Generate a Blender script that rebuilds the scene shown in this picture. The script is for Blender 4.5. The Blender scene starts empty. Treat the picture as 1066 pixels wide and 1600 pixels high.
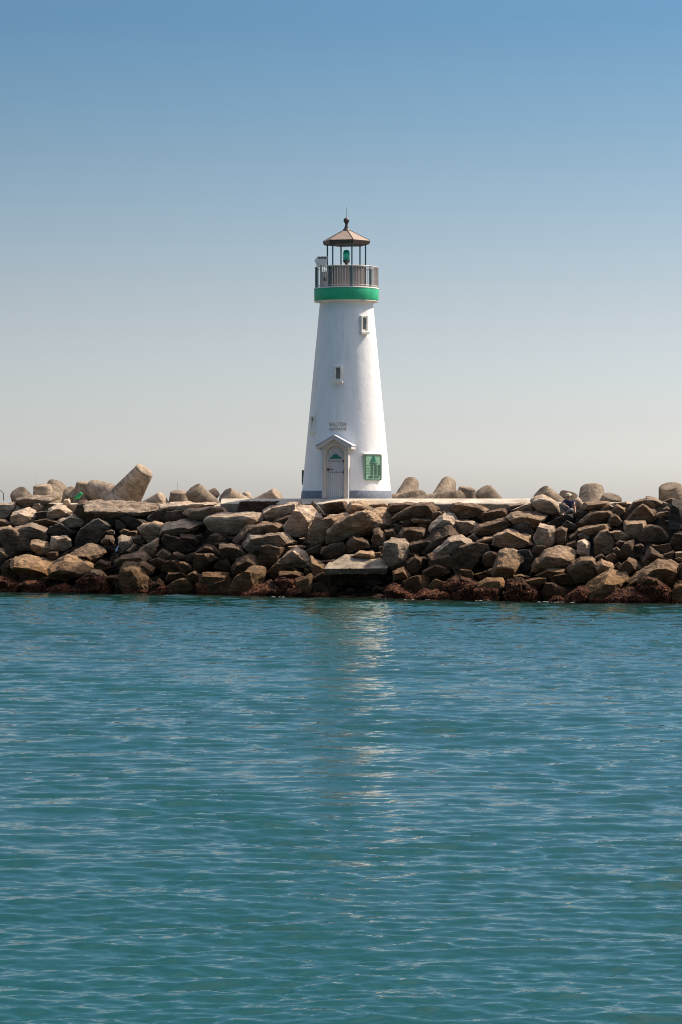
import bpy, bmesh, math, random
import numpy as np
from mathutils import Vector, Matrix, noise
R = math.radians
random.seed(7)
sc = bpy.context.scene
col = sc.collection

# ------------------------------------------------------------------ geometry of the place
F = 4511.0          # focal length in photo pixels
H = 4.1             # deck level above the water, also the eye level
CAMD = 130.0        # camera stands 130 m in front of the lighthouse
PYH = 779.0         # photo row of the eye level
K = H / 7.5         # the rock slope: 4.1 m up over 7.5 m
def yw(x): return -11.0 - 0.55 * x          # water line of the breakwater
def ye(x): return yw(x) + 7.5               # front edge of the concrete path
def at(px, py, d):                          # a point seen at (px, py) standing d metres away
    return Vector(((px - 533.0) / F * d, d - CAMD, H - (py - PYH) / F * d))
def slope_d(px, py):                        # distance at which that sight line meets the rock slope
    a = (py - PYH) / F; b = (px - 533.0) / F
    d = (H + K * 119.0) / (a + K * (1 + 0.55 * b))
    return min(d, (119.0 + 7.25) / (1 + 0.55 * b))

# ------------------------------------------------------------------ materials
def mat(name):
    m = bpy.data.materials.new(name); m.use_nodes = True
    nt = m.node_tree
    return m, nt, nt.nodes['Principled BSDF']
def N(nt, t, **kw):
    n = nt.nodes.new(t)
    for k, v in kw.items(): setattr(n, k, v)
    return n
def L(nt, a, b): nt.links.new(a, b)
def noise_n(nt, vec, scale, detail=4, rough=0.55):
    n = N(nt, 'ShaderNodeTexNoise'); n.inputs['Scale'].default_value = scale
    n.inputs['Detail'].default_value = detail; n.inputs['Roughness'].default_value = rough
    if vec is not None: L(nt, vec, n.inputs['Vector'])
    return n
def ramp(nt, fac, stops):
    r = N(nt, 'ShaderNodeValToRGB'); e = r.color_ramp.elements
    while len(e) < len(stops): e.new(0.5)
    for i, (p, c) in enumerate(stops):
        e[i].position = p; e[i].color = (c[0], c[1], c[2], 1) if hasattr(c, '__len__') else (c, c, c, 1)
    L(nt, fac, r.inputs['Fac']); return r
def mixc(nt, fac, a, b, blend='MIX'):
    m = N(nt, 'ShaderNodeMix', data_type='RGBA', blend_type=blend)
    for sock, v in ((m.inputs[0], fac), (m.inputs[6], a), (m.inputs[7], b)):
        if hasattr(v, 'is_linked'): L(nt, v, sock)
        elif hasattr(v, '__len__'): sock.default_value = (v[0], v[1], v[2], 1)
        else: sock.default_value = v
    return m.outputs[2]
def bump(nt, h, strength, dist, prev=None):
    b = N(nt, 'ShaderNodeBump'); b.inputs['Strength'].default_value = strength
    b.inputs['Distance'].default_value = dist
    L(nt, h, b.inputs['Height'])
    if prev: L(nt, prev, b.inputs['Normal'])
    return b.outputs['Normal']

def plain(name, c, rough=0.6, metal=0.0, var=0.12, scale=6.0, bmp=0.15, bscale=20.0):
    m, nt, p = mat(name)
    tc = N(nt, 'ShaderNodeTexCoord').outputs['Object']
    n = noise_n(nt, tc, scale, 5)
    r = ramp(nt, n.outputs['Fac'], [(0.3, [x * (1 - var) for x in c]), (0.7, [min(1, x * (1 + var)) for x in c])])
    L(nt, r.outputs['Color'], p.inputs['Base Color'])
    p.inputs['Roughness'].default_value = rough; p.inputs['Metallic'].default_value = metal
    if bmp:
        L(nt, bump(nt, noise_n(nt, tc, bscale, 4).outputs['Fac'], bmp, 0.02), p.inputs['Normal'])
    return m

def rock_mat(name, a, b, weed=0.0, relief=1.0):
    """stone: two mineral colours, lichen-pale patches, dark pits, tide stain near the water."""
    m, nt, p = mat(name)
    tc = N(nt, 'ShaderNodeTexCoord').outputs['Object']
    geo = N(nt, 'ShaderNodeNewGeometry')
    oi = N(nt, 'ShaderNodeObjectInfo')
    add = N(nt, 'ShaderNodeVectorMath', operation='ADD')
    L(nt, tc, add.inputs[0])
    sc_ = N(nt, 'ShaderNodeVectorMath', operation='SCALE'); sc_.inputs['Scale'].default_value = 40
    L(nt, oi.outputs['Location'], sc_.inputs[0]); L(nt, sc_.outputs[0], add.inputs[1])
    v = add.outputs[0]
    big = noise_n(nt, v, 1.3, 6, 0.62)
    c = ramp(nt, big.outputs['Fac'], [(0.33, a), (0.68, b)]).outputs['Color']
    fine = noise_n(nt, v, 9.0, 6, 0.7)
    fr = ramp(nt, fine.outputs['Fac'], [(0.34, 0.40), (0.46, 1.0), (0.66, 1.25)]).outputs['Color']
    c = mixc(nt, 0.8, c, fr, 'MULTIPLY')
    # veins / strata
    st = N(nt, 'ShaderNodeTexNoise'); st.inputs['Scale'].default_value = 1.0; st.inputs['Detail'].default_value = 5
    mp = N(nt, 'ShaderNodeMapping'); mp.inputs['Scale'].default_value = (2.0, 2.0, 9.0); mp.inputs['Rotation'].default_value = (0.5, 0.4, 0)
    L(nt, v, mp.inputs['Vector']); L(nt, mp.outputs[0], st.inputs['Vector'])
    sr = ramp(nt, st.outputs['Fac'], [(0.38, 0.5), (0.55, 1.0), (0.7, 1.15)]).outputs['Color']
    c = mixc(nt, 0.6, c, sr, 'MULTIPLY')
    # per-stone value
    hv = N(nt, 'ShaderNodeHueSaturation'); L(nt, c, hv.inputs['Color'])
    mr = N(nt, 'ShaderNodeMapRange'); mr.inputs['To Min'].default_value = 0.55; mr.inputs['To Max'].default_value = 1.25
    L(nt, oi.outputs['Random'], mr.inputs['Value']); L(nt, mr.outputs[0], hv.inputs['Value'])
    c = hv.outputs['Color']
    # tide stain: wet dark rock and red-brown weed up to a wavering line
    sep = N(nt, 'ShaderNodeSeparateXYZ'); L(nt, geo.outputs['Position'], sep.inputs[0])
    wn = noise_n(nt, geo.outputs['Position'], 1.7, 5, 0.6)
    ma = N(nt, 'ShaderNodeMath', operation='MULTIPLY_ADD'); ma.inputs[1].default_value = -1.1
    L(nt, wn.outputs['Fac'], ma.inputs[0]); L(nt, sep.outputs['Z'], ma.inputs[2])
    line = 0.12 + weed
    tide = ramp(nt, ma.outputs[0], [(0.0, 1.0), (0.03, 0.0)])
    m2 = N(nt, 'ShaderNodeMapRange'); m2.inputs['From Min'].default_value = line - 0.55 + 0.14; m2.inputs['From Max'].default_value = line - 0.55 - 0.16
    L(nt, ma.outputs[0], m2.inputs['Value'])
    nt.nodes.remove(tide)
    weedc = ramp(nt, noise_n(nt, v, 14.0, 4, 0.7).outputs['Fac'], [(0.35, (0.012, 0.009, 0.007)), (0.52, (0.05, 0.022, 0.012)), (0.68, (0.15, 0.06, 0.03))]).outputs['Color']
    c = mixc(nt, m2.outputs[0], c, weedc)
    # olive band of algae above the stain
    m3 = N(nt, 'ShaderNodeMapRange'); m3.inputs['From Min'].default_value = 1.5; m3.inputs['From Max'].default_value = 0.3
    L(nt, ma.outputs[0], m3.inputs['Value'])
    mm = N(nt, 'ShaderNodeMath', operation='MULTIPLY'); mm.inputs[1].default_value = 0.85
    L(nt, m3.outputs[0], mm.inputs[0])
    c2 = mixc(nt, mm.outputs[0], c, (0.55, 0.42, 0.23), 'MULTIPLY')
    L(nt, c2, p.inputs['Base Color'])
    p.inputs['Roughness'].default_value = 0.9
    p.inputs['Specular IOR Level'].default_value = 0.2
    n1 = bump(nt, big.outputs['Fac'], 0.7 * relief, 0.25)
    n2 = bump(nt, st.outputs['Fac'], 0.5 * relief, 0.10, n1)
    n3 = bump(nt, fine.outputs['Fac'], 0.9 * relief, 0.06, n2)
    L(nt, n3, p.inputs['Normal'])
    return m

M = {}
M['p'] = rock_mat('pale_stone', (0.30, 0.208, 0.138), (0.57, 0.43, 0.305))
M['t'] = rock_mat('tan_stone', (0.20, 0.128, 0.078), (0.43, 0.292, 0.18))
M['b'] = rock_mat('brown_stone', (0.085, 0.053, 0.034), (0.245, 0.158, 0.098))
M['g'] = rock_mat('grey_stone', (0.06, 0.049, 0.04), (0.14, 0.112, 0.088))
M['w'] = rock_mat('weedy_stone', (0.075, 0.04, 0.025), (0.18, 0.095, 0.055), weed=0.55)
M['core'] = rock_mat('core_shade_stone', (0.05, 0.04, 0.032), (0.11, 0.085, 0.065))  # core and rubble: shade of the crevices put into a darker stone colour
M['tet'] = rock_mat('cast_concrete', (0.17, 0.125, 0.088), (0.39, 0.295, 0.205), relief=0.3)
M['deck'] = plain('path_concrete', (0.49, 0.41, 0.31), 0.9, var=0.4, scale=1.2, bmp=0.4, bscale=8)
M['slab'] = plain('slab_concrete', (0.25, 0.19, 0.13), 0.9, var=0.55, scale=2.5, bmp=0.8, bscale=10)

def tower_mat():
    m, nt, p = mat('white_stucco')
    tc = N(nt, 'ShaderNodeTexCoord').outputs['Object']
    mp = N(nt, 'ShaderNodeMapping'); mp.inputs['Scale'].default_value = (5, 5, 0.35); L(nt, tc, mp.inputs[0])
    n = noise_n(nt, mp.outputs[0], 1.2, 6, 0.6)
    r = ramp(nt, n.outputs['Fac'], [(0.3, (0.755, 0.735, 0.71)), (0.5, (0.81, 0.795, 0.775)), (0.8, (0.83, 0.82, 0.80))])
    n2 = noise_n(nt, tc, 1.6, 4, 0.6)
    r2 = ramp(nt, n2.outputs['Fac'], [(0.3, 0.95), (0.6, 1.0)])
    c = mixc(nt, 0.8, r.outputs['Color'], r2.outputs['Color'], 'MULTIPLY')
    mp2 = N(nt, 'ShaderNodeMapping'); mp2.inputs['Scale'].default_value = (3.2, 3.2, 0.16); L(nt, tc, mp2.inputs[0])
    r3 = ramp(nt, noise_n(nt, mp2.outputs[0], 2.0, 3, 0.5).outputs['Fac'], [(0.60, 0.0), (0.78, 0.45)])
    c = mixc(nt, r3.outputs['Color'], c, (0.60, 0.50, 0.40))
    L(nt, c, p.inputs['Base Color'])
    p.inputs['Roughness'].default_value = 0.7
    n3 = noise_n(nt, tc, 3.0, 5); n4 = noise_n(nt, tc, 30.0, 3)
    L(nt, bump(nt, n4.outputs['Fac'], 0.3, 0.01, bump(nt, n3.outputs['Fac'], 0.25, 0.06)), p.inputs['Normal'])
    return m
M['tower'] = tower_mat()
M['bluegrey'] = plain('blue_grey_paint', (0.145, 0.165, 0.20), 0.6, var=0.2)
M['green'] = plain('green_paint', (0.015, 0.38, 0.17), 0.48, var=0.2, scale=2.5, bmp=0.05)
M['rail'] = plain('railing_paint', (0.52, 0.44, 0.38), 0.5, var=0.15, bmp=0)
M['teal'] = plain('dark_teal_metal', (0.045, 0.11, 0.115), 0.45, 0.2, bmp=0)
M['drum'] = plain('drum_grey', (0.30, 0.255, 0.235), 0.55, var=0.15, scale=3)
M['roof'] = plain('copper_brown_roof', (0.31, 0.225, 0.17), 0.6, 0.15, var=0.15)
M['dkbrown'] = plain('dark_bronze', (0.10, 0.075, 0.06), 0.5, 0.4)
M['cream'] = plain('cream_trim', (0.74, 0.69, 0.60), 0.6, var=0.06)
M['pane'] = plain('window_shutter', (0.17, 0.155, 0.14), 0.35, var=0.3, bmp=0)
M['doorgrey'] = plain('door_paint', (0.50, 0.49, 0.50), 0.6, var=0.08)
M['porch'] = plain('porch_paint', (0.52, 0.50, 0.48), 0.65, var=0.08)
M['bouncepaint'] = plain('arch_bounce_paint', (0.62, 0.50, 0.37), 0.65, var=0.08)  # warm bounce light in the arch put into the trim colour
M['rust'] = plain('rusty_iron', (0.16, 0.075, 0.04), 0.8, 0.3, var=0.4)
M['letter'] = plain('bronze_letters', (0.48, 0.35, 0.21), 0.5, 0.1, bmp=0)
M['plaque'] = plain('green_patina', (0.25, 0.46, 0.30), 0.6, 0.1, var=0.22, scale=5)
M['plaqued'] = plain('dark_patina', (0.06, 0.12, 0.085), 0.6, 0.1, var=0.2)
M['emblem'] = plain('teal_emblem', (0.01, 0.16, 0.11), 0.5, bmp=0)
M['white'] = plain('white_trim', (0.82, 0.80, 0.77), 0.5, var=0.04, bmp=0.05)
M['hood'] = plain('hood_paint', (0.46, 0.48, 0.52), 0.6, var=0.08)
M['boxgrey'] = plain('lamp_housing', (0.74, 0.68, 0.62), 0.5, 0.0)
M['lens'] = plain('green_lens', (0.02, 0.62, 0.36), 0.15, bmp=0)
M['lens'].node_tree.nodes['Principled BSDF'].inputs['Transmission Weight'].default_value = 0.45
M['steel'] = plain('grey_iron', (0.16, 0.145, 0.125), 0.5, 0.6)
M['skin'] = plain('skin', (0.46, 0.25, 0.17), 0.55, bmp=0)
M['navy'] = plain('navy_cotton', (0.018, 0.03, 0.075), 0.9, bscale=40)
M['trouser'] = plain('grey_cotton', (0.17, 0.15, 0.14), 0.9, bscale=40)
M['hat'] = plain('straw_hat', (0.58, 0.46, 0.28), 0.8, bscale=60)
M['shoe'] = plain('dark_shoe', (0.05, 0.05, 0.055), 0.7)
M['gcloth'] = plain('green_cloth', (0.012, 0.26, 0.085), 0.8)
M['litter'] = plain('pale_blue_plastic', (0.45, 0.58, 0.68), 0.4)

# ------------------------------------------------------------------ mesh helpers
class MB:
    def __init__(s): s.v = []; s.f = []; s.sm = []
    def add(s, vs, fs, smooth=False):
        o = len(s.v); s.v += [tuple(v) for v in vs]
        s.f += [tuple(i + o for i in f) for f in fs]; s.sm += [smooth] * len(fs)
    def box(s, c, size, mtx=None, bev=0.0):
        bm = bmesh.new(); bmesh.ops.create_cube(bm, size=1)
        bmesh.ops.scale(bm, vec=size, verts=bm.verts)
        if bev: bmesh.ops.bevel(bm, geom=list(bm.edges), offset=bev, segments=1, affect='EDGES')
        bmesh.ops.translate(bm, vec=c, verts=bm.verts)
        if mtx is not None: bm.transform(mtx)
        bm.verts.index_update()
        s.add([v.co.copy() for v in bm.verts], [[v.index for v in f.verts] for f in bm.faces]); bm.free()
    def lathe(s, prof, seg=48, mtx=None, smooth=True, caps=True, a0=0.0):
        vs = []; fs = []
        for (r, z) in prof:
            for i in range(seg):
                a = a0 + 2 * math.pi * i / seg
                vs.append(Vector((r * math.sin(a), -r * math.cos(a), z)))
        n = len(prof)
        for j in range(n - 1):
            for i in range(seg):
                i2 = (i + 1) % seg
                fs.append((j * seg + i, j * seg + i2, (j + 1) * seg + i2, (j + 1) * seg + i))
        if mtx is not None: vs = [mtx @ v for v in vs]
        s.add(vs, fs, smooth)
        if caps:
            s.add(vs[:seg], [tuple(reversed(range(seg)))]); s.add(vs[-seg:], [tuple(range(seg))])
    def tube(s, p, q, r0, r1=None, seg=10):
        p = Vector(p); q = Vector(q); d = q - p
        m = Matrix.Translation(p) @ d.to_track_quat('Z', 'Y').to_matrix().to_4x4()
        s.lathe([(r0, 0), (r1 if r1 is not None else r0, d.length)], seg, m)
    def prism(s, pts, y0, y1, mtx=None):
        n = len(pts)
        vs = [Vector((x, y0, z)) for x, z in pts] + [Vector((x, y1, z)) for x, z in pts]
        fs = [tuple(range(n)), tuple(reversed(range(n, 2 * n)))]
        fs += [(i, i + n, (i + 1) % n + n, (i + 1) % n) for i in range(n)]
        if mtx is not None: vs = [mtx @ v for v in vs]
        s.add(vs, fs)
    def ball(s, c, r, sub=2, sc=(1, 1, 1)):
        bm = bmesh.new(); bmesh.ops.create_icosphere(bm, subdivisions=sub, radius=r)
        bm.verts.index_update()
        s.add([Vector((v.co.x * sc[0], v.co.y * sc[1], v.co.z * sc[2])) + Vector(c) for v in bm.verts],
              [[v.index for v in f.verts] for f in bm.faces], True); bm.free()
    def build(s, name, m, parent=None, loc=(0, 0, 0)):
        me = bpy.data.meshes.new(name); me.from_pydata(s.v, [], s.f)
        me.polygons.foreach_set('use_smooth', s.sm)
        bm = bmesh.new(); bm.from_mesh(me); bmesh.ops.recalc_face_normals(bm, faces=bm.faces); bm.to_mesh(me); bm.free()
        me.materials.append(m); me.update()
        o = bpy.data.objects.new(name, me); col.objects.link(o)
        o.location = loc
        if parent: o.parent = parent
        return o
def empty(name, loc):
    o = bpy.data.objects.new(name, None); col.objects.link(o); o.location = loc
    o.empty_display_size = 0.3; return o
def tag(o, label=None, cat=None, group=None, kind=None):
    for k, v in (('label', label), ('category', cat), ('group', group), ('kind', kind)):
        if v: o[k] = v
    return o
def obj_from(name, me, m, loc):
    me.materials.append(m)
    o = bpy.data.objects.new(name, me); col.objects.link(o); o.location = loc; return o

# ------------------------------------------------------------------ world and sun
SUN = Vector((0.625, 0.26, 0.735)).normalized()
w = bpy.data.worlds.new('World'); sc.world = w; w.use_nodes = True
nt = w.node_tree; bg = nt.nodes['Background']
sky = N(nt, 'ShaderNodeTexSky', sky_type='NISHITA'); sky.sun_disc = False
sky.sun_elevation = math.asin(SUN.z); sky.sun_rotation = math.atan2(SUN.x, SUN.y)
sky.air_density = 1.0; sky.dust_density = 0.6; sky.ozone_density = 2.0
tcw = N(nt, 'ShaderNodeTexCoord'); sp = N(nt, 'ShaderNodeSeparateXYZ'); L(nt, tcw.outputs['Generated'], sp.inputs[0])
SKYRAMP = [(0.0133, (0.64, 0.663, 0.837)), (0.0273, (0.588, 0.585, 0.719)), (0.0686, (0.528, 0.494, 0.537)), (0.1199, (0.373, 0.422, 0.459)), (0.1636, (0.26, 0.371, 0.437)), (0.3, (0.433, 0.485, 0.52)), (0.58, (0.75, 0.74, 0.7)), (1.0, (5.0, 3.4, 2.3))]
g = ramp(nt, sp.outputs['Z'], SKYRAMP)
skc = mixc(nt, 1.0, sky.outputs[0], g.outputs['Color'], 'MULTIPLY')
side = N(nt, 'ShaderNodeMapRange'); side.inputs['From Min'].default_value = -0.3; side.inputs['From Max'].default_value = 0.3
side.inputs['To Min'].default_value = 0.86; side.inputs['To Max'].default_value = 1.14
L(nt, sp.outputs['X'], side.inputs['Value'])
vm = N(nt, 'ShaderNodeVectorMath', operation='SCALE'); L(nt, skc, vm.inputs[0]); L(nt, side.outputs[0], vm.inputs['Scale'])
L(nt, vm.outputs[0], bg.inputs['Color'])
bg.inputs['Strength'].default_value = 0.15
sl = bpy.data.lights.new('sun', 'SUN'); sl.energy = 5.0; sl.angle = R(0.55); sl.color = (1.0, 0.90, 0.75)
so = bpy.data.objects.new('sun', sl); col.objects.link(so)
so.rotation_euler = (-SUN).to_track_quat('-Z', 'Y').to_euler(); so.location = (40, 20, 60)
sc.view_settings.view_transform = 'Standard'; sc.view_settings.look = 'None'
sc.cycles.filter_width = 1.05
sc.view_settings.gamma = 1; sc.view_settings.exposure = 0.35

cam = bpy.data.cameras.new('camera'); co = bpy.data.objects.new('camera', cam); col.objects.link(co)
co.location = (0, -CAMD, H); co.rotation_euler = (R(90), 0, 0)
cam.sensor_fit = 'VERTICAL'; cam.sensor_height = 24; cam.sensor_width = 24
cam.lens = F / 1600 * 24; cam.shift_y = -(800 - PYH) / 1600
cam.clip_start = 0.5; cam.clip_end = 60000
sc.camera = co

# ------------------------------------------------------------------ water
def water():
    dn = [16.5]
    while dn[-1] < 134.0: dn.append(dn[-1] + min(0.095, dn[-1] ** 2 * 5.6e-5))
    dn = np.array(dn)
    depth = np.concatenate([[-400, -60, -5, 6, 12], dn, [137, 142, 150, 170, 220, 400, 1500, 8000, 40000]])
    u = np.concatenate([[-60, -8, -2, -0.8, -0.4], np.linspace(-0.20, 0.20, 560), [0.4, 0.8, 2, 8, 60]])
    D, U = np.meshgrid(depth, u, indexing='ij')
    X = U * np.maximum(D, 16.5); X = np.where(D < 0, U * 40, X); Y = D - CAMD
    rng = np.random.default_rng(5)
    Z = np.zeros_like(X)
    row = np.gradient(np.clip(D, 16, 134), axis=0) + 1e-3
    for i in range(130):
        lam = 0.11 * (0.85 / 0.11) ** rng.random() if i % 10 else 1.2 + 2.2 * rng.random()
        th = rng.normal(0.0, 0.46 if lam < 0.42 else 0.26) + (0.10 if i % 3 else -0.22)
        k = 2 * math.pi / lam
        kx, ky = k * math.sin(th), k * math.cos(th)
        steep = 0.026 if lam < 0.85 else 0.018
        fade = np.clip((lam / np.maximum(row * abs(math.cos(th)), 0.02) - 3.0) / 3.0, 0, 1)
        ph = kx * X + ky * Y + rng.random() * 6.283
        Z += fade * (steep / k) * (np.sin(ph) + 0.22 * np.cos(2 * ph))
    # groups of larger and calmer ripples
    gmod = 0.95 + 0.13 * np.sin(0.11 * X + 0.16 * Y + 2) + 0.22 * np.sin(0.9 * X + 0.35 * Y + 1) * np.sin(0.23 * Y - 0.2 * X) + 0.15 * np.sin(0.31 * Y + 0.5 * X)
    Z *= gmod
    edge = np.clip((0.19 - np.abs(U)) / 0.02, 0, 1) * np.clip((D - 16) / 3, 0, 1) * np.clip((136 - D) / 4, 0, 1)
    Z *= edge
    n, m = X.shape
    co_ = np.stack([X, Y, Z], -1).reshape(-1, 3)
    i = np.arange(n - 1)[:, None] * m + np.arange(m - 1)[None]
    q = np.stack([i, i + 1, i + m + 1, i + m], -1).reshape(-1, 4)
    me = bpy.data.meshes.new('water')
    me.vertices.add(len(co_)); me.vertices.foreach_set('co', co_.ravel())
    me.loops.add(q.size); me.loops.foreach_set('vertex_index', q.ravel())
    me.polygons.add(len(q)); me.polygons.foreach_set('loop_start', np.arange(len(q)) * 4)
    me.polygons.foreach_set('use_smooth', np.ones(len(q), bool))
    me.update(calc_edges=True); me.validate()
    m_, nt, p = mat('sea_water')
    pos = N(nt, 'ShaderNodeNewGeometry').outputs['Position']
    p.inputs['Base Color'].default_value = (0.006, 0.088, 0.098, 1)
    nb = noise_n(nt, pos, 0.05, 3)
    rb = ramp(nt, nb.outputs['Fac'], [(0.35, (0.0028, 0.046, 0.040)), (0.65, (0.0034, 0.059, 0.056))])
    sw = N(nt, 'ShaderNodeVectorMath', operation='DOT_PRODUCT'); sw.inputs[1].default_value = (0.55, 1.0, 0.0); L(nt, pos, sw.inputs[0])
    shore_refl = N(nt, 'ShaderNodeMapRange'); shore_refl.inputs['From Min'].default_value = -17.5; shore_refl.inputs['From Max'].default_value = -11.0
    L(nt, sw.outputs['Value'], shore_refl.inputs['Value'])
    L(nt, mixc(nt, shore_refl.outputs[0], rb.outputs['Color'], (0.012, 0.016, 0.009)), p.inputs['Base Color'])  # brown reflection of the rocks painted into the base colour near shore
    p.inputs['Roughness'].default_value = 0.02; p.inputs['IOR'].default_value = 1.333
    prev = None
    for (sx, sy, sc_, det, dist, rz, var) in ((0.33, 1.0, 0.9, 3, 0.03, 10, 0), (0.33, 1.0, 2.4, 3, 0.020, -12, 0), (0.4, 1.0, 7.0, 3, 0.009, 6, 0)):
        mp = N(nt, 'ShaderNodeMapping'); mp.inputs['Scale'].default_value = (sx, sy, 1); mp.inputs['Rotation'].default_value = (0, 0, R(rz))
        L(nt, pos, mp.inputs[0])
        nn = noise_n(nt, mp.outputs[0], sc_, det, 0.5)
        prev = bump(nt, nn.outputs['Fac'], 1.0, dist * WB, prev)
    L(nt, prev, p.inputs['Normal'])
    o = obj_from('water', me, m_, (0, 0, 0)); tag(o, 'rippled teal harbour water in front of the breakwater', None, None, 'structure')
WB = 1.0
water()

# ------------------------------------------------------------------ rubble core under the boulders
def mound():
    xs = np.arange(-45, 45.01, 0.45)
    prof = []   # (offset from water line in y, z)
    for s in np.arange(-1.6, 7.2, 0.4): prof.append((s, K * s - 1.15))
    prof += [(7.45, H - 0.62), (9, H - 0.6), (11, H - 0.6), (13, H - 0.6), (14.5, H - 0.7)]
    for s in np.arange(15.0, 24, 0.8): prof.append((s, H - 0.9 - 0.55 * (s - 15)))
    vs = []; fs = []
    for x in xs:
        for (s, z) in prof:
            n = 0.0
            if s < 7.3 or s > 14:
                n = 0.32 * noise.noise(Vector((x * 1.1, s * 1.1, 3))) + 0.18 * noise.noise(Vector((x * 2.9, s * 2.9, 8)))
            vs.append((x, yw(x) + s, z + n))
    m = len(prof)
    for i in range(len(xs) - 1):
        for j in range(m - 1):
            fs.append((i * m + j, (i + 1) * m + j, (i + 1) * m + j + 1, i * m + j + 1))
    b = MB(); b.add(vs, fs, False)
    o = b.build('breakwater_terrain', M['core']); tag(o, 'breakwater rubble core, coloured dark as shade between the boulders', None, None, 'structure')
mound()

def hull_mesh(name, pts, edge, smooth_it, amp, seed, spike=0.0):
    bm = bmesh.new()
    for p in pts: bm.verts.new(p)
    r = bmesh.ops.convex_hull(bm, input=bm.verts)
    junk = [g for g in set(r['geom_interior'] + r['geom_unused']) if isinstance(g, bmesh.types.BMVert)]
    bmesh.ops.delete(bm, geom=junk, context='VERTS')
    bmesh.ops.triangulate(bm, faces=bm.faces)
    for it in range(6):
        long_ = [e for e in bm.edges if e.calc_length() > edge]
        if not long_: break
        bmesh.ops.subdivide_edges(bm, edges=long_, cuts=1, use_grid_fill=False)
        bmesh.ops.triangulate(bm, faces=[f for f in bm.faces if len(f.verts) > 3])
        if it == 0 and smooth_it > 1: bmesh.ops.smooth_vert(bm, verts=bm.verts, factor=0.25, use_axis_x=True, use_axis_y=True, use_axis_z=True)
        if it == 1: 
            for _ in range(max(0, smooth_it - 1)): bmesh.ops.smooth_vert(bm, verts=bm.verts, factor=0.4, use_axis_x=True, use_axis_y=True, use_axis_z=True)
    bmesh.ops.smooth_vert(bm, verts=bm.verts, factor=0.35 if smooth_it else 0.04, use_axis_x=True, use_axis_y=True, use_axis_z=True)
    bm.normal_update()
    off = Vector((seed * 3.17 % 91, seed * 7.3 % 83, seed * 1.9 % 77))
    for v in bm.verts:
        p = v.co
        n1 = noise.noise(p * 1.2 + off)
        cell = noise.voronoi(p * 1.5 + off)[0]
        n2 = min(0.5, cell[1] - cell[0]) - 0.22          # broken, facetted chips
        n3 = noise.noise(p * 4.5 + off)
        n5 = noise.fractal(p * 2.6 - off, 0.7, 2.1, 5)
        n4 = abs(noise.noise(p * 9.0 + off)) if spike else 0
        v.co = p + v.normal * (amp * (0.55 * n1 + 0.6 * n2 + 0.16 * n3 + 0.30 * n5) + spike * n4)
    bm.normal_update()
    me = bpy.data.meshes.new(name)
    bmesh.ops.recalc_face_normals(bm, faces=bm.faces)
    bm.to_mesh(me); bm.free()
    me.polygons.foreach_set('use_smooth', [True] * len(me.polygons))
    try: me.set_sharp_from_angle(angle=R(27))
    except Exception: pass
    return me

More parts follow.
